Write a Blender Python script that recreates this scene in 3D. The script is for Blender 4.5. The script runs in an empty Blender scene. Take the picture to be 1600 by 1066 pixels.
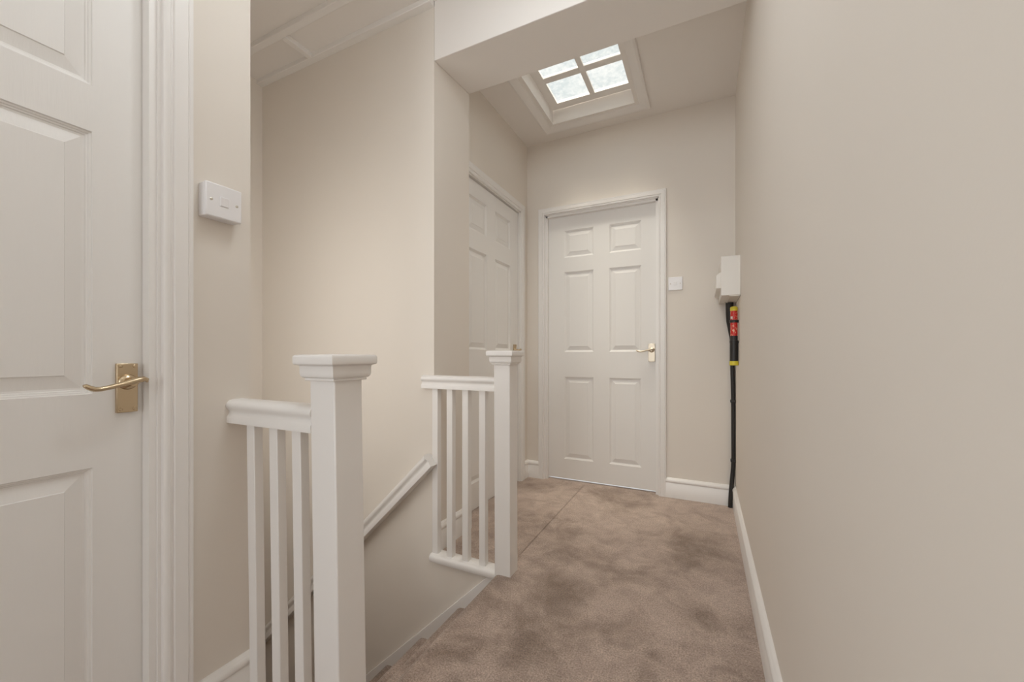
import bpy, bmesh, math, random
from mathutils import Vector, Matrix

S = bpy.context.scene
COL = S.collection
random.seed(4)

# ------------------------------------------------------------------ materials
def lin(c):
    return tuple(((v / 12.92) if v <= 0.04045 else ((v + 0.055) / 1.055) ** 2.4) for v in (x / 255 for x in c))

def base_mat(name, color, rough=0.6, metal=0.0, spec=0.5):
    m = bpy.data.materials.new(name); m.use_nodes = True
    nt = m.node_tree; b = nt.nodes['Principled BSDF']
    b.inputs['Base Color'].default_value = (*color, 1)
    b.inputs['Roughness'].default_value = rough
    b.inputs['Metallic'].default_value = metal
    b.inputs['Specular IOR Level'].default_value = spec
    return m, nt, b

def add_noise_bump(nt, b, scale, strength, dist=0.002, stretch=(1, 1, 1), detail=4, prev=None):
    tc = nt.nodes.new('ShaderNodeTexCoord'); mp = nt.nodes.new('ShaderNodeMapping')
    mp.inputs['Scale'].default_value = stretch
    n = nt.nodes.new('ShaderNodeTexNoise'); n.inputs['Scale'].default_value = scale; n.inputs['Detail'].default_value = detail
    bp = nt.nodes.new('ShaderNodeBump'); bp.inputs['Strength'].default_value = strength; bp.inputs['Distance'].default_value = dist
    L = nt.links
    L.new(tc.outputs['Object'], mp.inputs['Vector']); L.new(mp.outputs['Vector'], n.inputs['Vector'])
    L.new(n.outputs['Fac'], bp.inputs['Height'])
    if prev: L.new(prev.outputs['Normal'], bp.inputs['Normal'])
    L.new(bp.outputs['Normal'], b.inputs['Normal'])
    return bp

def paint(name, color, rough=0.5, undul=0.15, fine=0.1, spec=0.4, var=0.015):
    m, nt, b = base_mat(name, color, rough, spec=spec)
    p = add_noise_bump(nt, b, 5, undul, 0.01, detail=2)
    add_noise_bump(nt, b, 260, fine, 0.0006, detail=3, prev=p)
    tc = nt.nodes.new('ShaderNodeTexCoord'); n = nt.nodes.new('ShaderNodeTexNoise'); n.inputs['Scale'].default_value = 2.2
    mx = nt.nodes.new('ShaderNodeMix'); mx.data_type = 'RGBA'
    mx.inputs['A'].default_value = (*[c * (1 - var) for c in color], 1); mx.inputs['B'].default_value = (*[min(1, c * (1 + var)) for c in color], 1)
    nt.links.new(tc.outputs['Object'], n.inputs['Vector']); nt.links.new(n.outputs['Fac'], mx.inputs['Factor'])
    nt.links.new(mx.outputs['Result'], b.inputs['Base Color'])
    return m

def door_paint(name, color):
    m, nt, b = base_mat(name, color, 0.42, spec=0.4)
    p = add_noise_bump(nt, b, 14, 0.22, 0.0015, stretch=(6, 6, 0.55), detail=5)
    add_noise_bump(nt, b, 90, 0.12, 0.0006, stretch=(5, 5, 0.5), detail=3, prev=p)
    return m

WALL = paint('beige_wall_paint', (0.765, 0.716, 0.655), 0.62, undul=0.10)
WHITEWALL = paint('white_ceiling_paint', (0.82, 0.79, 0.76), 0.65, undul=0.10)
GLOSS = paint('white_gloss_wood', (0.82, 0.80, 0.78), 0.32, undul=0.12, fine=0.05, spec=0.5)
DOORP = door_paint('white_grained_door', (0.80, 0.785, 0.765))
PLASTIC, _nt, _b = base_mat('white_plastic', (0.82, 0.81, 0.82), 0.3); add_noise_bump(_nt, _b, 300, 0.03, 0.0003)
ENAMEL, _nt, _b = base_mat('white_enamel_box', (0.82, 0.79, 0.74), 0.35); add_noise_bump(_nt, _b, 200, 0.05, 0.0003)
BRASS, _nt, _b = base_mat('polished_brass', (0.60, 0.475, 0.32), 0.27, 1.0); add_noise_bump(_nt, _b, 60, 0.05, 0.0004)
CHROME, _nt, _b = base_mat('nickel_plate', (0.62, 0.54, 0.43), 0.38, 1.0); add_noise_bump(_nt, _b, 60, 0.05, 0.0004)
SCREW, _nt, _b = base_mat('steel_screw', (0.62, 0.58, 0.52), 0.3, 1.0); add_noise_bump(_nt, _b, 200, 0.05, 0.0003)
BLACK, _nt, _b = base_mat('black_rubber', (0.018, 0.016, 0.015), 0.45); add_noise_bump(_nt, _b, 120, 0.1, 0.0005)
YELLOW, _nt, _b = base_mat('yellow_plastic', (0.72, 0.62, 0.05), 0.4); add_noise_bump(_nt, _b, 120, 0.05, 0.0003)
SEALANT, _nt, _b = base_mat('dark_gap', (0.05, 0.04, 0.035), 0.9); add_noise_bump(_nt, _b, 120, 0.05, 0.0003)
VINYL = paint('white_floor_beyond', (0.85, 0.85, 0.85), 0.4)

def red_label():
    m, nt, b = base_mat('red_printed_label', (0.6, 0.03, 0.02), 0.35)
    tc = nt.nodes.new('ShaderNodeTexCoord'); mp = nt.nodes.new('ShaderNodeMapping'); mp.inputs['Scale'].default_value = (1, 1, 0.6)
    n = nt.nodes.new('ShaderNodeTexNoise'); n.inputs['Scale'].default_value = 130; n.inputs['Detail'].default_value = 1
    r = nt.nodes.new('ShaderNodeValToRGB')
    r.color_ramp.elements[0].position = 0.55; r.color_ramp.elements[0].color = (0.62, 0.02, 0.015, 1)
    r.color_ramp.elements[1].position = 0.68; r.color_ramp.elements[1].color = (0.85, 0.5, 0.32, 1)
    nt.links.new(tc.outputs['Object'], mp.inputs['Vector']); nt.links.new(mp.outputs['Vector'], n.inputs['Vector'])
    nt.links.new(n.outputs['Fac'], r.inputs['Fac']); nt.links.new(r.outputs['Color'], b.inputs['Base Color'])
    return m
REDLABEL = red_label()

def carpet():
    m, nt, b = base_mat('taupe_pile_carpet', (0.35, 0.27, 0.22), 0.95, spec=0.1)
    L = nt.links; tc = nt.nodes.new('ShaderNodeTexCoord')
    def noise(scale, detail, rough=0.5, dist=0.0, vec=None):
        n = nt.nodes.new('ShaderNodeTexNoise'); n.inputs['Scale'].default_value = scale; n.inputs['Detail'].default_value = detail
        n.inputs['Roughness'].default_value = rough; n.inputs['Distortion'].default_value = dist
        L.new(vec or tc.outputs['Object'], n.inputs['Vector']); return n
    def ramp(n, p0, p1, c0, c1):
        r = nt.nodes.new('ShaderNodeValToRGB'); e = r.color_ramp.elements
        e[0].position = p0; e[0].color = (*c0, 1); e[1].position = p1; e[1].color = (*c1, 1)
        L.new(n.outputs['Fac'], r.inputs['Fac']); return r
    def mult(a, c, f=1.0):
        x = nt.nodes.new('ShaderNodeMix'); x.data_type = 'RGBA'; x.blend_type = 'MULTIPLY'; x.inputs['Factor'].default_value = f
        L.new(a.outputs[0] if a.bl_idname == 'ShaderNodeValToRGB' else a.outputs['Result'], x.inputs['A']); L.new(c.outputs['Color'], x.inputs['B']); return x
    pn = noise(2.6, 6, 0.68, 0.5)
    # one trodden blotch near the head of the stairs
    geo = nt.nodes.new('ShaderNodeVectorMath'); geo.operation = 'DISTANCE'; geo.inputs[1].default_value = (-.62, 1.33, 0)
    L.new(tc.outputs['Object'], geo.inputs[0])
    mr = nt.nodes.new('ShaderNodeMapRange'); mr.inputs['From Min'].default_value = .05; mr.inputs['From Max'].default_value = .36
    mr.inputs['To Min'].default_value = -.13; mr.inputs['To Max'].default_value = .055
    L.new(geo.outputs['Value'], mr.inputs['Value'])
    sm = nt.nodes.new('ShaderNodeMath'); sm.operation = 'ADD'; L.new(pn.outputs['Fac'], sm.inputs[0]); L.new(mr.outputs['Result'], sm.inputs[1])
    patches = nt.nodes.new('ShaderNodeValToRGB'); e = patches.color_ramp.elements
    e[0].position = .38; e[0].color = (*CARPET_DARK, 1); e[1].position = .59; e[1].color = (*CARPET_LIGHT, 1)
    L.new(sm.outputs[0], patches.inputs['Fac'])
    strokes = ramp(noise(9, 4, 0.6, 1.0), 0.35, 0.65, (0.80, 0.78, 0.77), (1.06, 1.06, 1.06))
    tuft = ramp(noise(185, 4, 0.75), 0.36, 0.64, (0.60, 0.58, 0.56), (1.30, 1.31, 1.32))
    c = mult(mult(patches, strokes), tuft)
    L.new(c.outputs['Result'], b.inputs['Base Color'])
    b.inputs['Sheen Weight'].default_value = 0.25; b.inputs['Sheen Roughness'].default_value = 0.5
    p = add_noise_bump(nt, b, 420, 0.7, 0.004, detail=3)
    add_noise_bump(nt, b, 14, 0.35, 0.01, detail=3, prev=p)
    return m
CARPET_LIGHT = (0.545, 0.435, 0.37); CARPET_DARK = (0.315, 0.237, 0.19)
CARPET = carpet()

def glass():
    m = bpy.data.materials.new('frosted_roof_glass'); m.use_nodes = True
    nt = m.node_tree; nt.nodes.clear(); L = nt.links
    out = nt.nodes.new('ShaderNodeOutputMaterial'); mix = nt.nodes.new('ShaderNodeMixShader')
    tr = nt.nodes.new('ShaderNodeBsdfTransparent'); tl = nt.nodes.new('ShaderNodeBsdfTranslucent')
    tr.inputs['Color'].default_value = (0.93, 0.95, 0.95, 1); tl.inputs['Color'].default_value = (0.80, 0.82, 0.82, 1)
    tc = nt.nodes.new('ShaderNodeTexCoord'); n = nt.nodes.new('ShaderNodeTexNoise'); n.inputs['Scale'].default_value = 38; n.inputs['Detail'].default_value = 6
    n2 = nt.nodes.new('ShaderNodeTexNoise'); n2.inputs['Scale'].default_value = 5; n2.inputs['Detail'].default_value = 3
    a = nt.nodes.new('ShaderNodeMath'); a.operation = 'MULTIPLY'
    r = nt.nodes.new('ShaderNodeValToRGB'); r.color_ramp.elements[0].position = 0.12; r.color_ramp.elements[1].position = 0.42; r.color_ramp.elements[1].color = (.012, .012, .012, 1)
    L.new(tc.outputs['Object'], n.inputs['Vector']); L.new(tc.outputs['Object'], n2.inputs['Vector'])
    L.new(n.outputs['Fac'], a.inputs[0]); L.new(n2.outputs['Fac'], a.inputs[1]); L.new(a.outputs[0], r.inputs['Fac'])
    L.new(r.outputs['Color'], mix.inputs['Fac'])
    r2 = nt.nodes.new('ShaderNodeValToRGB'); e = r2.color_ramp.elements
    e[0].position = .16; e[0].color = (.99, .99, .97, 1); e[1].position = .36; e[1].color = (.84, .865, .86, 1)
    L.new(a.outputs[0], r2.inputs['Fac']); L.new(r2.outputs['Color'], tr.inputs['Color']); L.new(tr.outputs[0], mix.inputs[1]); L.new(tl.outputs[0], mix.inputs[2])
    L.new(mix.outputs[0], out.inputs['Surface'])
    return m
GLASS = glass()

# ------------------------------------------------------------------ mesh helpers
class MB:
    def __init__(s): s.v = []; s.f = []
    def add(s, vs, fs):
        o = len(s.v); s.v += [tuple(p) for p in vs]; s.f += [tuple(i + o for i in f) for f in fs]; return s
    def box(s, x0, x1, y0, y1, z0, z1):
        return s.add([(x0,y0,z0),(x1,y0,z0),(x1,y1,z0),(x0,y1,z0),(x0,y0,z1),(x1,y0,z1),(x1,y1,z1),(x0,y1,z1)],
              [(0,3,2,1),(4,5,6,7),(0,1,5,4),(1,2,6,5),(2,3,7,6),(3,0,4,7)])
    def rings(s, rings, cap=True, closed=True):
        n = len(rings[0]); vs = [p for r in rings for p in r]; fs = []
        for i in range(len(rings) - 1):
            for j in range(n if closed else n - 1):
                k = (j + 1) % n
                fs.append((i*n+j, i*n+k, (i+1)*n+k, (i+1)*n+j))
        if cap: fs += [tuple(range(n))[::-1], tuple((len(rings)-1)*n + j for j in range(n))]
        return s.add(vs, fs)
    def prism(s, prof, fn, a, b):
        """prof: 2D outline; fn(u,v,t) -> 3D; extruded from t=a to t=b"""
        return s.rings([[fn(u, v, t) for u, v in prof] for t in (a, b)])
    def tube(s, pts, r, n=14, flat=None):
        """round or elliptical tube along pts; r number or list; flat=(up vector, up scale)"""
        P = [Vector(p) for p in pts]; R = r if isinstance(r, (list, tuple)) else [r] * len(P); rs = []
        up0 = Vector(flat[0]) if flat else None
        for i, p in enumerate(P):
            d = (P[min(i+1, len(P)-1)] - P[max(i-1, 0)]).normalized()
            up = up0 if up0 else (Vector((1,0,0)) if abs(d.z) > 0.8 else Vector((0,0,1)))
            a = d.cross(up).normalized(); c = a.cross(d).normalized(); k = flat[1] if flat else 1
            rs.append([tuple(p + a*R[i]*math.cos(t) + c*R[i]*k*math.sin(t)) for t in (2*math.pi*j/n for j in range(n))])
        return s.rings(rs)
    def lathe(s, prof, c, axis='z', n=28):
        """prof: (radius, height) pairs along axis"""
        rs = []
        for r, h in prof:
            ring = []
            for j in range(n):
                t = 2*math.pi*j/n; a, b = r*math.cos(t), r*math.sin(t)
                ring.append({'z': (c[0]+a, c[1]+b, c[2]+h), 'x': (c[0]+h, c[1]+a, c[2]+b), 'y': (c[0]+a, c[1]+h, c[2]+b)}[axis])
            rs.append(ring)
        return s.rings(rs)
    def shear(s, k, z0):
        s.v = [(x + k*(z - z0), y, z) for x, y, z in s.v]; return s
    def build(s, name, mat, parent=None, bevel=0, smooth=False, seg=2):
        me = bpy.data.meshes.new(name)
        loc = parent.matrix_world_loc if False else (Vector(ROOT.get(parent.name, (0,0,0))) if parent else Vector((0,0,0)))
        me.from_pydata([tuple(Vector(p) - loc) for p in s.v], [], s.f)
        bm = bmesh.new(); bm.from_mesh(me); bmesh.ops.recalc_face_normals(bm, faces=bm.faces); bm.to_mesh(me); bm.free()
        me.materials.append(mat)
        o = bpy.data.objects.new(name, me); COL.objects.link(o)
        if parent: o.parent = parent; ROOT[o.name] = tuple(loc)
        if bevel:
            md = o.modifiers.new('bevel', 'BEVEL'); md.width = bevel; md.segments = seg; md.limit_method = 'ANGLE'; md.angle_limit = math.radians(50)
            md.harden_normals = False
        if smooth or bevel:
            me.shade_smooth(); me.set_sharp_from_angle(angle=math.radians(40 if not bevel else 60))
        return o
ROOT = {}

def empty(name, loc):
    o = bpy.data.objects.new(name, None); COL.objects.link(o); o.location = loc; o.empty_display_size = 0.05
    ROOT[o.name] = tuple(loc); return o

def tag(o, label=None, cat=None, group=None, kind=None):
    if label: o['label'] = label
    if cat: o['category'] = cat
    if group: o['group'] = group
    if kind: o['kind'] = kind
    return o

def struct(o, label, cat): return tag(o, label, cat, kind='structure')

# ------------------------------------------------------------------ dimensions (metres; camera stands at x=0, y=0)
XR = 0.178          # right wall
XL = -1.150         # left wall with the near door
XP = -1.165         # pier / passage side
XD = -1.250         # recessed wall with the second door
YB = 2.855          # back wall
YS, YS2 = 1.55, 1.865   # thick cross wall beside the stairs
YN = 0.685          # near edge of the stairwell
XE = -2.48          # end wall of the stairwell
ZC, ZC2 = 2.645, 2.585  # ceilings near / far
XN = -0.800         # stair opening edge

# ------------------------------------------------------------------ shell
struct(MB().box(XR, XR+.14, -2.6, 3.0, -.12, 2.80).build('wall_right', WALL), 'long plain beige wall running along the right side of the landing', 'wall')
D2 = (-1.095, -.282, 2.016)      # back door opening
LT = .021
b = MB().prism([(-1.40, -.12), (D2[0]-LT, -.12), (D2[0]-LT, D2[2]+LT), (D2[1]+LT, D2[2]+LT), (D2[1]+LT, -.12), (XR+.05, -.12), (XR+.05, 2.80), (-1.40, 2.80)], lambda u, v, t: (u, t, v), YB, YB+.13)
struct(b.build('wall_back', WALL), 'beige end wall holding the far white door', 'wall')
D3 = (1.915, 2.712, 2.022)       # door in the recessed left wall
b = MB().prism([(YS2-.1, -.12), (D3[0]-LT, -.12), (D3[0]-LT, D3[2]+LT), (D3[1]+LT, D3[2]+LT), (D3[1]+LT, -.12), (YB+.05, -.12), (YB+.05, 2.80), (YS2-.1, 2.80)], lambda u, v, t: (t, u, v), XD-.13, XD)
struct(b.build('wall_left_far', WALL), 'narrow beige wall with a door, set back beyond the banister', 'wall')
b = MB().prism([(XE-.1, -2.75), (XN-.02, -2.75), (XN-.02, -.012), (XP, -.012), (XP, 2.80), (XE-.1, 2.80)], lambda u, v, t: (u, t, v), YS, YS2)
struct(b.build('wall_stairwell', WALL), 'large beige wall on the far side of the stairwell', 'wall')
struct(MB().box(XE-.12, XE, YN-.1, YS+.05, -2.75, 2.80).build('wall_stairwell_end', WALL), 'beige end wall of the stairwell, a thin strip beside the near wall corner', 'wall')
D1 = (-.312, .4745, 1.93)        # near left door opening
b = MB().prism([(-2.6, -.12), (D1[0]-LT, -.12), (D1[0]-LT, D1[2]+LT), (D1[1]+LT, D1[2]+LT), (D1[1]+LT, -.12), (YN, -.12), (YN, 2.80), (-2.6, 2.80)], lambda u, v, t: (t, u, v), XL-.13, XL)
struct(b.build('wall_left', WALL), 'beige wall beside the near door, carrying the light switch', 'wall')
b = MB().box(XE-.1, XL-.12, YN-.12, YN, -2.75, 2.80).box(XL-.13, XN-.02, YN-.12, YN, -2.75, -.012)
struct(b.build('wall_stairwell_near', WALL), 'beige wall on the near side of the stairwell', 'wall')
# beam across the passage
zf, zr = 2.362, 2.388
b = MB().add([(XP,YS,zf),(XR+.02,YS,zf),(XR+.02,YS2,zr),(XP,YS2,zr),(XP,YS,2.8),(XR+.02,YS,2.8),(XR+.02,YS2,2.8),(XP,YS2,2.8)],
             [(0,3,2,1),(4,5,6,7),(0,1,5,4),(1,2,6,5),(2,3,7,6),(3,0,4,7)])
struct(b.build('beam', WHITEWALL, bevel=.003), 'deep white boxed beam crossing overhead in front of the skylight', 'beam')
struct(MB().box(XE-.1, XR+.1, -2.6, YS+.01, ZC, 2.80).build('ceiling', WHITEWALL), 'white ceiling over the stairwell', 'ceiling')
SX, SY = (-.965, -.404), (2.045, 2.660)      # skylight opening
b = MB().box(XD-.1, SX[0], YS2-.02, YB+.1, ZC2, 2.684).box(SX[1], XR+.1, YS2-.02, YB+.1, ZC2, 2.684)
b.box(SX[0], SX[1], YS2-.02, SY[0], ZC2, 2.684).box(SX[0], SX[1], SY[1], YB+.1, ZC2, 2.684)
struct(b.build('ceiling_far', WHITEWALL), 'white ceiling around the skylight', 'ceiling')

# battens on the stairwell ceiling
struct(MB().box(XE-.02, XP+.0, 1.513, YS+.005, 2.620, ZC+.005).build('trim_1', GLOSS, bevel=.003), 'white ceiling batten running along the top of the stairwell wall', 'trim')
struct(MB().box(XE-.02, XR+.05, 1.322, 1.358, 2.620, ZC+.005).build('trim_2', GLOSS, bevel=.003), 'long white ceiling batten parallel to the stairwell wall', 'trim')
struct(MB().box(-2.011, -1.978, 1.357, 1.514, 2.620, ZC+.005).build('trim_3', GLOSS, bevel=.003), 'short white cross batten joining the two ceiling battens', 'trim')

# floor with rounded carpet nosing along the stairs
fl = MB().box(XN+.01, XR+.02, -2.6, YB+.06, -.03, 0).box(XL-.02, XN+.012, -2.6, YN, -.03, 0).box(XP-.004, XN+.012, YS+.003, YS2, -.03, 0).box(XD-.03, XN+.012, YS2-.001, YB+.06, -.03, 0)
nose = [(XN+.014, 0), (XN, -.0012), (XN-.010, -.005), (XN-.018, -.013), (XN-.021, -.024), (XN-.018, -.036), (XN-.008, -.044), (XN+.014, -.046)]
fl.prism(nose, lambda u, v, t: (u, t, v), YN-.0, YS+.0)
struct(fl.build('floor', CARPET, smooth=True), 'mottled taupe carpet on the landing', 'floor')
struct(MB().box(-1.5, .3, YB+.06, YB+1.2, -.05, -.004).build('floor_beyond', VINYL), 'pale floor showing as a bright line beneath the far door', 'floor')
struct(MB().box(XE-.1, XN, YN-.1, YS2, -2.75, -2.66).build('floor_lower', CARPET), 'carpeted hall floor at the foot of the stairs', 'floor')

# stairs
G, RZ, N = .2165, .205, 12
prof = []
for k in range(0, N):
    xk, zk = XN + .005 - G*k, -RZ*k
    if k > 0:
        prof += [(xk+.022, zk), (xk+.004, zk-.003), (xk-.009, zk-.012), (xk-.013, zk-.024), (xk-.009, zk-.036), (xk+.008, zk-.044)]
    else: prof += [(xk+.02, -.045)]
    prof += [(xk+.020, zk-RZ+.004), (xk+.012, zk-RZ)]
prof += [(XN-G*N-.1, -RZ*N), (XN-G*N-.1, -2.70), (XN+.02, -2.70)]
struct(MB().prism(prof, lambda u, v, t: (u, t, v), YN, YS).build('stairs', CARPET, smooth=True), 'carpeted stairs dropping away beneath the banisters', 'stairs')
# string board on the stairwell wall
sl = .95; z0 = lambda x: -.050 + sl*(x+.882)
x1 = -.826; x2 = XE
sp = [(x1, z0(x1)), (x2, z0(x2)), (x2, z0(x2)-.36), (x1, z0(x1)-.36)]
b = MB().prism(sp, lambda u, v, t: (u, t, v), YS-.018, YS+.005)
bead = [(0, 0), (0, .010), (-.004, .014), (-.019, .014), (-.021, .006), (-.020, 0)]
struct(b.build('trim_4', GLOSS, bevel=.003), 'grey white string board along the stairs at the foot of the stairwell wall', 'trim')

# ------------------------------------------------------------------ skirting
SK = [(0, 0), (.017, 0), (.017, .094), (.0145, .098), (.0145, .100), (.0185, .104), (.0195, .110), (.018, .118), (.0135, .1225), (.011, .1245), (.009, .128), (.004, .130), (0, .130)]
def skirt(name, fn, a, b, label, dz=0):
    o = MB().prism([(u, v+dz) for u, v in SK], fn, a, b).build(name, GLOSS, smooth=True)
    return struct(o, label, 'skirting board')
skirt('baseboard_right', lambda u, v, t: (XR-u, t, v), -2.6, YB, 'white skirting board along the long right wall')
skirt('baseboard_back', lambda u, v, t: (t, YB-u, v), -.232, XR, 'white skirting board between the far door and the right corner')
skirt('baseboard_back_left', lambda u, v, t: (t, YB-u, v), XD, -1.146, 'short white skirting board left of the far door')
skirt('baseboard_left_far', lambda u, v, t: (XD+u, t, v), 2.779, YB, 'tiny white skirting piece in the far left corner')
skirt('baseboard_pier', lambda u, v, t: (XP+u, t, v), YS+.02, YS2+.0, 'white skirting board seen between the far banister spindles')
skirt('baseboard_left', lambda u, v, t: (XL+u, t, v), .540, YN-.003, 'white skirting board under the near light switch', dz=-.006)

# ------------------------------------------------------------------ door frames: lining, stop and architrave
ARCH = [(0, 0), (0, .012), (.004, .016), (.009, .0165), (.0115, .0135), (.014, .0135), (.016, .018), (.037, .0185), (.039, .016), (.041, .0175), (.046, .0175), (.0475, .010), (.0475, 0)]
def frame(name, fn, a0, a1, ztop, wscale, depth, leafface, label, arch=ARCH):
    """fn(a, n, z): a along the wall, n out of the wall towards the landing. opening a0..a1, top ztop"""
    m = .006
    b = MB()
    ins = []
    path = [(a0-m, -.002, -1, 0), (a0-m, ztop+m, -1, 1), (a1+m, ztop+m, 1, 1), (a1+m, -.002, 1, 0)]
    rs = []
    for a, z, da, dz in path:
        rs.append([fn(a + da*u*wscale, w, z + dz*u*wscale) for u, w in arch])
    b.rings(rs)
    t = .022                              # lining boards
    def bx(A0, A1, N0, N1, Z0, Z1):
        pts = [fn(a, n, z) for z in (Z0, Z1) for a, n in ((A0, N0), (A1, N0), (A1, N1), (A0, N1))]
        b.add(pts, [(0,3,2,1),(4,5,6,7),(0,1,5,4),(1,2,6,5),(2,3,7,6),(3,0,4,7)])
    bx(a0-t, a0, -depth, .001, -.002, ztop+t); bx(a1, a1+t, -depth, .001, -.002, ztop+t); bx(a0-t, a1+t, -depth, .001, ztop, ztop+t)
    s = .014; n0, n1 = (leafface, leafface+.031) if leafface < -.02 else (leafface-.075, leafface-.04)
    bx(a0, a0+s, n0, n1, -.002, ztop); bx(a1-s, a1, n0, n1, -.002, ztop); bx(a0, a1, n0, n1, ztop-s, ztop)
    o = b.build(name, GLOSS, smooth=True)
    return struct(o, label, 'door frame')
# outwards mapping of the three door walls
f_back = lambda a, n, z: (a, YB - n, z)
f_far = lambda a, n, z: (XD + n, a, z)
f_near = lambda a, n, z: (XL + n, a, z)
frame('trim_5', f_back, D2[0], D2[1], D2[2], 1.0, .12, -.037, 'white moulded frame around the far door')
frame('trim_6', f_far, D3[0], D3[1], D3[2], 1.25, .12, -.012, 'white moulded frame around the recessed door behind the banister')
frame('trim_7', f_near, D1[0], D1[1], D1[2], 1.26, .12, -.037, 'white moulded frame around the near left door')

# ------------------------------------------------------------------ doors
RAISE = [(0, 0), (.0015, -.0035), (.0045, -.0042), (.006, -.0066), (.0085, -.0072), (.010, -.0095), (.014, -.0100), (.040, -.0042), (.0415, -.0024)]
def door(name, fn, a0, a1, z0, z1, cols, rows, label, thick=.040):
    """fn(a, n, z), n = 0 on the visible face of the leaf"""
    b = MB()
    A = sorted({a0, a1, *[v for c in cols for v in c]}); Z = sorted({z0, z1, *[v for r in rows for v in r]})
    pan = {(c[0], r[0]) for c in cols for r in rows}
    for i in range(len(A)-1):
        for j in range(len(Z)-1):
            aa, ab, za, zb = A[i], A[i+1], Z[j], Z[j+1]
            if (aa, za) in pan:
                rs = [[fn(aa+d, h, za+d), fn(ab-d, h, za+d), fn(ab-d, h, zb-d), fn(aa+d, h, zb-d)] for d, h in RAISE]
                vs = [p for r in rs for p in r]; fs = []
                for k in range(len(rs)-1):
                    for q in range(4): fs.append((k*4+q, k*4+(q+1) % 4, (k+1)*4+(q+1) % 4, (k+1)*4+q))
                fs.append(tuple((len(rs)-1)*4+q for q in range(4)))
                b.add(vs, fs)
            else:
                b.add([fn(aa, 0, za), fn(ab, 0, za), fn(ab, 0, zb), fn(aa, 0, zb)], [(0,1,2,3)])
    p = [fn(a0,0,z0), fn(a1,0,z0), fn(a1,0,z1), fn(a0,0,z1), fn(a0,-thick,z0), fn(a1,-thick,z0), fn(a1,-thick,z1), fn(a0,-thick,z1)]
    b.add(p, [(0,1,5,4),(1,2,6,5),(2,3,7,6),(3,0,4,7),(4,5,6,7)])
    me_o = b.build(name, DOORP)
    bm = bmesh.new(); bm.from_mesh(me_o.data); bmesh.ops.remove_doubles(bm, verts=bm.verts, dist=1e-5); bmesh.ops.recalc_face_normals(bm, faces=bm.faces)
    bm.to_mesh(me_o.data); bm.free()
    return struct(me_o, label, 'door')

def handle(parent, fn, ac, zc, sgn, mat, w, up, down, length, label):
    """lever on a rectangular backplate; fn(a, n, z); sgn = direction of the lever along a"""
    def pbox(A0, A1, N0, N1, Z0, Z1):
        m = MB(); pts = [fn(a, n, z) for z in (Z0, Z1) for a, n in ((A0, N0), (A1, N0), (A1, N1), (A0, N1))]
        return m.add(pts, [(0,3,2,1),(4,5,6,7),(0,1,5,4),(1,2,6,5),(2,3,7,6),(3,0,4,7)])
    pl = pbox(ac-w/2, ac+w/2, -.001, .009, zc-down, zc+up).build('door_handle', mat, parent, bevel=.0015)
    pl['label'] = label
    # boss
    def circ(r, n, q=20): return [fn(ac + r*math.cos(2*math.pi*j/q), n, zc + r*math.sin(2*math.pi*j/q)) for j in range(q)]
    MB().rings([circ(.0175, .008), circ(.0175, .010), circ(.0155, .013), circ(.0105, .016), circ(.0085, .022), circ(.0085, .040)]).build('boss', mat, pl, smooth=True)
    path = [(-.0215, -.001), (-.0205, .0045), (-.015, .0065), (-.007, .0055), (.002, .003), (.015, -.0005), (.030, -.004), (.048, -.0085), (.062, -.0110), (.072, -.0105), (.080, -.007), (.087, -.0025), (.0905, -.0015)]
    k = length/.0905
    rad = [.002, .0058, .0078, .0085, .0085, .0075, .0066, .0062, .0062, .0064, .0064, .0055, .002]
    pts = [Vector(fn(ac + sgn*u*(k if u > 0 else 1), .044, zc + v)) for u, v in path]
    nrm = Vector(fn(0, 1, 0)) - Vector(fn(0, 0, 0))
    MB().tube(pts, [r*.82 for r in rad], 16, flat=(nrm, 1.35)).build('lever', mat, pl, smooth=True)
    for sa in (-1, 1):
        for zz in (zc+up-.0065, zc-down+.0075):
            ca = ac + sa*(w/2-.0065)
            rg = lambda r, n: [fn(ca + r*math.cos(2*math.pi*j/12), n, zz + r*math.sin(2*math.pi*j/12)) for j in range(12)]
            MB().rings([rg(.0034, .0085), rg(.0034, .0098), rg(.0022, .0108)]).build('screw', mat, pl, smooth=True)
    return pl

g_near = lambda a, n, z: (-1.188 + n, a, z)
d1 = door('door_1', g_near, -.302, .4665, .006, 1.925, [(-.185, .042), (.150, .3765)], [(.075, .707), (.866, 1.432), (1.531, 1.745)],
     'white grained panel door with brass lever handle, nearest on the left')
handle(d1, g_near, .4315, .889, -1, BRASS, .037, .042, .069, .083, 'brass lever handle on a rectangular plate')
g_back = lambda a, n, z: (a, 2.892 - n, z)
d2 = door('door_2', g_back, -1.085, -.2785, .014, 2.004, [(-.957, -.733), (-.617, -.395)], [(.163, .785), (.975, 1.580), (1.690, 1.895)],
     'white six panel door with nickel lever handle in the end wall')
handle(d2, g_back, -.325, .985, -1, CHROME, .044, .043, .081, .100, 'bright nickel lever handle on a rectangular plate')
g_far = lambda a, n, z: (-1.262 + n, a, z)
d3 = door('door_3', g_far, 1.921, 2.7095, .008, 2.0145, [(2.007, 2.234), (2.350, 2.578)], [(.170, .785), (.985, 1.595), (1.710, 1.915)],
     'white six panel door in the recessed side wall, partly hidden by the banister')
handle(d3, g_far, 2.648, .985, -1, BRASS, .040, .043, .075, .095, 'brass lever handle just showing above the newel cap')

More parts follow.
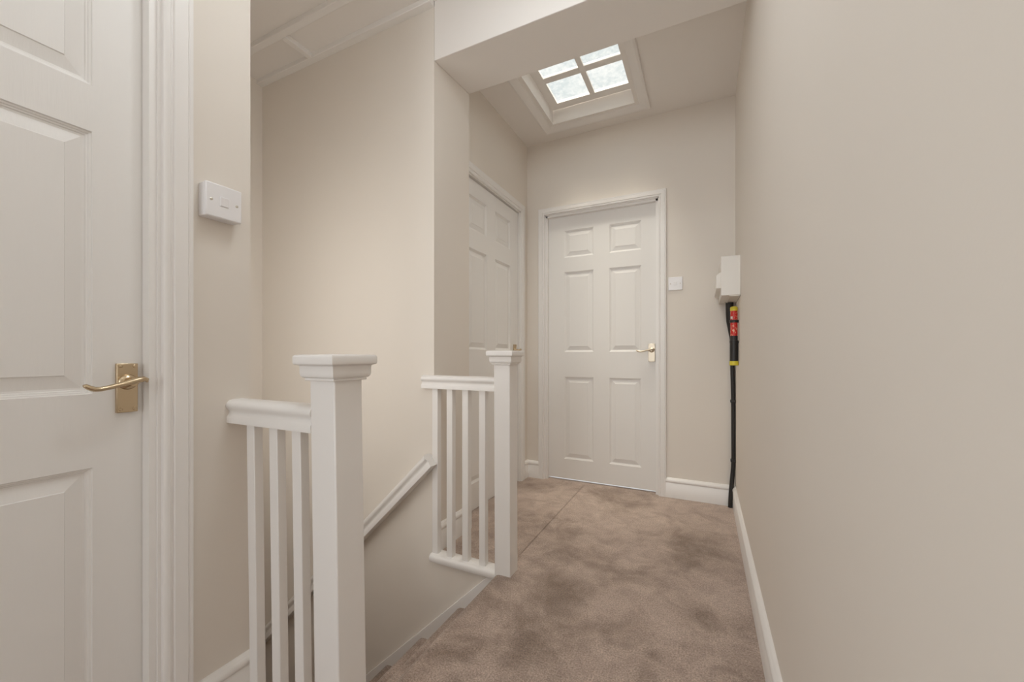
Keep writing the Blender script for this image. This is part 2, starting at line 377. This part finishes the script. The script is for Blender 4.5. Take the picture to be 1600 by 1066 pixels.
# ------------------------------------------------------------------ skylight
win = empty('window_1', ((SX[0]+SX[1])/2, (SY[0]+SY[1])/2, 2.68)); struct(win, 'four pane white skylight with frosted glass in the far ceiling', 'skylight window')
ZW = 2.680
fb = MB()
px0, px1, py0, py1 = -.908, -.432, 2.105, 2.592
fb.box(SX[0]+.001, px0, SY[0]+.001, SY[1]-.003, ZW, ZW+.018).box(px1, SX[1]-.001, SY[0]+.001, SY[1]-.003, ZW, ZW+.018)
fb.box(px0, px1, SY[0]+.001, py0, ZW, ZW+.018).box(px0, px1, py1, SY[1]-.003, ZW, ZW+.018)
fb.build('sash_frame', GLOSS, win)
MB().box(-.6830, -.6490, py0-.002, py1+.002, ZW+.001, ZW+.017).build('glazing_bar', GLOSS, win, bevel=.0025)
MB().box(px0-.002, px1+.002, 2.328, 2.378, ZW+.002, ZW+.0175).build('glazing_bar', GLOSS, win, bevel=.0025)
MB().box(px0-.005, px1+.005, py0-.005, py1+.005, ZW+.010, ZW+.014).build('glass', GLASS, win)
# reveal lining with a small step, and the splayed casing on the ceiling
cb = MB()
def ringframe(m, secs):
    """secs: list of (offset outward, z); mitred rectangular ring open in section"""
    rs = []
    for d, z in secs:
        rs.append([(SX[0]-d, SY[0]-d, z), (SX[1]+d, SY[0]-d, z), (SX[1]+d, SY[1]+d, z), (SX[0]-d, SY[1]+d, z)])
    vs = [p for r in rs for p in r]; fs = []
    n = len(rs)
    for k in range(n):
        for q in range(4):
            k2 = (k+1) % n
            fs.append((k*4+q, k*4+(q+1) % 4, k2*4+(q+1) % 4, k2*4+q))
    m.add(vs, fs)
ringframe(cb, [(.004, 2.683), (.004, 2.650), (.001, 2.647), (.001, 2.612), (.010, 2.606), (.018, 2.590), (.030, 2.580), (.060, 2.570), (.072, 2.568), (.084, 2.571), (.087, 2.577), (.088, 2.590), (.05, 2.62), (.03, 2.683)])
struct(cb.build('trim_8', GLOSS), 'white splayed casing around the skylight', 'trim')

# ------------------------------------------------------------------ banisters
RAIL = [(-.030, 0), (-.0305, .016), (-.027, .0205), (-.0235, .026), (-.0235, .031), (-.027, .036), (-.0315, .041), (-.0325, .047), (-.030, .054), (-.023, .060), (-.010, .0625)]
RAIL = RAIL + [(-u, v) for u, v in RAIL[::-1]]
def newel(parent, x0, x1, y0, y1, ztop, zbot, lean=0):
    k = lambda m: m.shear(lean, .8)
    p = k(MB().box(x0, x1, y0, y1, zbot, ztop-.05)).build('newel_post', GLOSS, parent, bevel=.003)
    def sq(d, z): return [(x0-d, y0-d, z), (x1+d, y0-d, z), (x1+d, y1+d, z), (x0-d, y1+d, z)]
    secs = [(-.01, -.0600), (.0060, -.0600), (.0075, -.0590), (.0075, -.0555), (.0068, -.0548), (.0068, -.0538), (.0100, -.0532), (.0130, -.0505), (.0145, -.0465), (.0150, -.0420), (.0150, -.0280), (.0165, -.0248), (.0185, -.0236), (.0225, -.0230), (.0243, -.0215), (.0252, -.0185), (.0252, -.0060), (.0240, -.0025), (.0210, -.0006), (.0170, 0), (-.03, .0012)]
    m = MB().rings([sq(d*1.0, ztop+z) for d, z in secs]); k(m)
    m.build('newel_cap', GLOSS, p, smooth=True)
# near banister
r1 = empty('banister', (-.782, .665, 0))
tag(r1, 'near white banister with three spindles and a square capped newel beside the left wall', 'banister', 'stair banisters')
LEAN = -.021
newel(r1, -.822, -.742, .625, .705, .951, -.25, LEAN)
MB().prism(RAIL, lambda u, v, t: (t, .653+u, .7688+v), XL, -.819).build('handrail', GLOSS, r1, smooth=True)
base = [(-.035, 0), (-.038, .006), (-.038, .016), (-.033, .023), (-.025, .026), (.025, .026), (.033, .023), (.038, .016), (.038, 0)]
MB().prism(base, lambda u, v, t: (t, .650+u, v-.001), XL+.018, -.800).build('base_rail', GLOSS, r1, smooth=True)
for xa in (-1.0845, -.9915, -.9045):
    MB().box(xa, xa+.032, .636, .6595, .022, .775).shear(LEAN, .74).build('spindle', GLOSS, r1, bevel=.002)
# far banister
r2 = empty('banister', (-.785, 1.558, 0))
tag(r2, 'far white banister with four spindles on the ledge above the stairwell wall', 'banister', 'stair banisters')
newel(r2, -.823, -.747, 1.520, 1.596, .969, -.06, -.004)
MB().prism(RAIL, lambda u, v, t: (t, 1.559+u, .7905+v), -1.226, -.815).build('handrail', GLOSS, r2, smooth=True)
MB().prism(base, lambda u, v, t: (t, 1.558+u, v*1.3-.028), -1.172, -.815).build('base_rail', GLOSS, r2, smooth=True)
for xa in (-1.170, -1.087, -1.0006, -.9110):
    MB().box(xa, xa+.032, 1.541, 1.571, .000, .796).build('spindle', GLOSS, r2, bevel=.002)

# sloping wall handrail
hx0, hz0 = -1.163, .455
th = math.atan(.973); dx, dz = -math.cos(th), -math.sin(th)
def hr(u, v, t):   # u across (y), v perpendicular to the slope, t along
    return (hx0 + dx*t + math.sin(th)*-v, 1.521+u, hz0 + dz*t + math.cos(th)*v)
hrp = [(u*.98, (v-.031)*1.05) for u, v in RAIL]
o = MB().prism(hrp, hr, 0, 1.80).build('wall_handrail', GLOSS, smooth=True)
tag(o, 'white sloping handrail fixed to the stairwell wall', 'handrail')

# ------------------------------------------------------------------ light switches
def switch(name, fn, ac, zc, box, label, group, w=.086):
    """fn(a, n, z) n out of the wall; box = depth of the surface back box"""
    r = empty(name, fn(ac, 0, zc-w/2)); tag(r, label, 'light switch', group)
    def bx(A0, A1, N0, N1, Z0, Z1):
        m = MB(); pts = [fn(ac+a, n, zc+z) for z in (Z0, Z1) for a, n in ((A0, N0), (A1, N0), (A1, N1), (A0, N1))]
        return m.add(pts, [(0,3,2,1),(4,5,6,7),(0,1,5,4),(1,2,6,5),(2,3,7,6),(3,0,4,7)])
    h = w/2
    if box > .01: bx(-h+.0006, h-.0006, 0, box, -h+.0006, h-.0006).build('back_box', PLASTIC, r, bevel=.003)
    bx(-h, h, box-.0005, box+.009, -h, h).build('faceplate', PLASTIC, r, bevel=.003)
    bx(-.011, .011, box+.008, box+.0098, -.0125, .0125).build('rocker_surround', PLASTIC, r, bevel=.0006)
    m = MB(); t = box+.0095
    pr = [(-.011, 0), (-.011, .0012), (0, .0018), (.011, .0034), (.011, 0)]
    m.rings([[fn(ac+a, t+n, zc+z) for z, n in pr] for a in (-.0093, .0093)])
    m.build('rocker', PLASTIC, r, bevel=.0006)
    for s in (-1, 1):
        rg = lambda q, n: [fn(ac + s*.0302 + q*math.cos(2*math.pi*j/12), n, zc + q*math.sin(2*math.pi*j/12)) for j in range(12)]
        MB().rings([rg(.0036, box+.0085), rg(.0036, box+.0096), rg(.0024, box+.0102)]).build('screw', SCREW, r, smooth=True)
switch('light_switch', f_near, .599, 1.3435, .026, 'white single light switch on a deep back box beside the near door', 'light switches')
switch('light_switch', f_back, -.171, 1.4255, .0, 'small flush white light switch right of the far door', 'light switches', .088)

# ------------------------------------------------------------------ white electrical box, cable and tube in the far right corner
cu = empty('consumer_unit', (XR, 2.65, 1.274)); tag(cu, 'white electrical consumer unit high in the far right corner', 'electrical box')
cs = MB().box(.084, XR, 2.460, 2.846, 1.276, 1.492).build('casing', ENAMEL, cu, bevel=.003)
cv = [(.0845, 1.410), (.066, 1.396), (.0605, 1.388), (.0605, 1.318), (.0845, 1.318)]
MB().prism(cv, lambda u, v, t: (u, t, v), 2.468, 2.838).build('front_cover', ENAMEL, cu, bevel=.002)
m = MB().box(.086, .0885, 2.47, 2.84, 1.2725, 1.277).box(.126, .1295, 2.466, 2.84, 1.2715, 1.277).box(.1295, .1765, 2.466, 2.4695, 1.2715, 1.277).box(.1735, .1765, 2.466, 2.84, 1.2715, 1.277)
m.build('gland_frame', ENAMEL, cu)
MB().lathe([(.005, 0), (.005, -.002), (.003, -.004)], (.118, 2.775, 1.277), 'z', 14).build('screw', SCREW, cu, smooth=True)

cab = empty('black_cable', (.150, 2.826, 0)); tag(cab, 'black cable running down the far right corner from the white box to the carpet', 'cable')
cp = [(.142, 2.80, 1.277), (.144, 2.815, 1.20), (.152, 2.828, 1.10), (.160, 2.836, 1.00), (.1605, 2.838, .87), (.163, 2.838, .77), (.165, 2.838, .66), (.1655, 2.838, .56), (.166, 2.838, .45), (.166, 2.837, .35), (.1655, 2.836, .285), (.162, 2.833, .22), (.156, 2.828, .15), (.1505, 2.824, .08), (.1465, 2.822, -.002)]
# smooth the run with a Catmull-Rom pass
def crom(P, q=5):
    P = [Vector(p) for p in P]; out = []
    for i in range(len(P)-1):
        a, b_, c, d = P[max(i-1,0)], P[i], P[i+1], P[min(i+2, len(P)-1)]
        for k in range(q):
            t = k/q
            out.append(.5*((2*b_) + (c-a)*t + (2*a-5*b_+4*c-d)*t*t + (3*b_-a-3*c+d)*t**3))
    return out + [P[-1]]
cpp = crom(cp); rr = [(.022 if p.z > 1.16 else .0125 if p.z < 1.06 else .0125 + .0095*(p.z-1.06)/.10) for p in cpp]
MB().tube(cpp, rr, 14).build('cable', BLACK, cab, smooth=True)
for (x, y, z) in ((.165, 2.838, .660), (.166, 2.836, .289)):
    MB().box(x-.0165, XR+.001, y-.016, y+.017, z-.008, z+.010).build('cable_clip', BLACK, cab, bevel=.004)

tb = empty('extinguisher_tube', (.154, 2.60, .892)); tag(tb, 'slim red and black tube with yellow ends clipped upright below the white box', 'extinguisher tube')
c = (.1545, 2.60, 0)
def cyl(r, za, zb, name, mat, par=tb, rnd=.002):
    return MB().lathe([(r-rnd, za), (r, za+rnd), (r, zb-rnd), (r-rnd, zb)], c, 'z', 28).build(name, mat, par, smooth=True)
cyl(.0185, 1.02, 1.205, 'label_sleeve', REDLABEL)
MB().lathe([(.019, 1.203), (.0195, 1.206), (.0195, 1.219), (.017, 1.226), (.010, 1.229)], c, 'z', 28).build('end_cap', YELLOW, tb, smooth=True)
cyl(.0195, .985, 1.061, 'tube_body', BLACK)
cyl(.0215, .905, 1.022, 'grip', BLACK)
cyl(.0230, .891, .916, 'collar', YELLOW)
for z in (1.143, 1.026):
    br = MB().lathe([(.0205, -.008), (.0225, -.007), (.0225, .007), (.0205, .008)], (c[0], c[1], z), 'z', 28)
    br.box(c[0]+.012, XR+.001, c[1]-.009, c[1]+.009, z-.008, z+.006)
    br.build('bracket', BLACK, tb, smooth=True)
PRINT, _nt, _b = base_mat('white_print', (.8, .78, .75), .4); add_noise_bump(_nt, _b, 200, 0.03, 0.0003)
MB().rings([[(c[0]+.0189*math.cos(t), c[1]+.0189*math.sin(t), z) for t in [math.radians(d) for d in (205, 215, 225, 235, 245)]] + [(c[0]+.0180*math.cos(t), c[1]+.0180*math.sin(t), z) for t in [math.radians(d) for d in (245, 235, 225, 215, 205)]] for z in (1.157, 1.171)]).build('printed_patch', PRINT, tb)

# ------------------------------------------------------------------ light
w = bpy.data.worlds.new('sky'); S.world = w; w.use_nodes = True
nt = w.node_tree; bg = nt.nodes['Background']
tc = nt.nodes.new('ShaderNodeTexCoord'); n = nt.nodes.new('ShaderNodeTexNoise'); n.inputs['Scale'].default_value = 3.0; n.inputs['Detail'].default_value = 5
r = nt.nodes.new('ShaderNodeValToRGB'); r.color_ramp.elements[0].position = .35; r.color_ramp.elements[0].color = (.90, .935, .94, 1)
r.color_ramp.elements[1].position = .65; r.color_ramp.elements[1].color = (1, 1, .99, 1)
nt.links.new(tc.outputs['Generated'], n.inputs['Vector']); nt.links.new(n.outputs['Fac'], r.inputs['Fac']); nt.links.new(r.outputs['Color'], bg.inputs['Color'])
bg.inputs['Strength'].default_value = .58

def light(name, kind, loc, energy, color, size=.1, target=None, sy=None):
    d = bpy.data.lights.new(name, kind); d.energy = energy; d.color = color
    if kind == 'AREA':
        d.size = size
        if sy: d.shape = 'RECTANGLE'; d.size_y = sy
    else: d.shadow_soft_size = size
    o = bpy.data.objects.new(name, d); COL.objects.link(o); o.location = loc
    if target: o.rotation_euler = (Vector(target) - Vector(loc)).to_track_quat('-Z', 'Y').to_euler()
    return o
light('ceiling_lamp', 'AREA', (-.46, .85, 2.615), 2.2, (.90, .96, 1.0), .16, (-.46, .85, 0))
light('fill_overhead', 'POINT', (-.32, .56, 2.30), 3.2, (.90, .96, 1.0), .12)  # unseen point added near the lamp to even out newel, walls and battens
light('fill_rear_high', 'POINT', (-.45, -.75, 2.35), 1.9, (.90, .96, 1.0), .15)  # added fill behind the camera; no fitting there
light('fill_rear_left', 'AREA', (-1.10, -.95, 1.35), 3.8, (.88, .95, 1.0), .75, (.178, .45, 1.35), 1.9).data.spread = math.radians(95)  # fill added at the left wall to lift the right wall; no opening there
light('fill_far_behind', 'AREA', (-.49, -5.5, 1.75), 22, (.94, .97, 1.0), 1.2, (-.49, 2.0, 1.3), 1.8)  # added frontal fill beyond the open rear end, no window modelled
light('fill_stairwell', 'AREA', (-1.66, .705, .50), 4.6, (1, .98, .94), .75, (-1.60, 2.0, .38), 2.6)  # hidden area fill added to brighten the stairwell wall; no window here
light('skylight_daylight', 'AREA', (-.68, 2.30, 4.0), 46, (1, .92, .81), .8, (-.68, 2.35, 0), .7)
light('skylight_daylight_low', 'AREA', (-.80, 1.78, 4.7), 50, (1, .92, .81), 1.0, (-.68, 2.35, 2.6), .8)

# ------------------------------------------------------------------ camera
cd = bpy.data.cameras.new('camera'); cam = bpy.data.objects.new('camera', cd); COL.objects.link(cam); S.camera = cam
cd.sensor_width = 36; cd.lens = 620/1600*36; cd.shift_y = 22/1600; cd.clip_start = .01
cam.location = (0, 0, .95); cam.rotation_euler = (math.radians(90), 0, math.atan(300/620))

vs = S.view_settings; vs.view_transform = 'Standard'; vs.look = 'None'; vs.gamma = 1; vs.use_curve_mapping = False; vs.exposure = 0.82
S.cycles.max_bounces = 14; S.cycles.diffuse_bounces = 10; S.cycles.transparent_max_bounces = 8
S.cycles.use_denoising = True
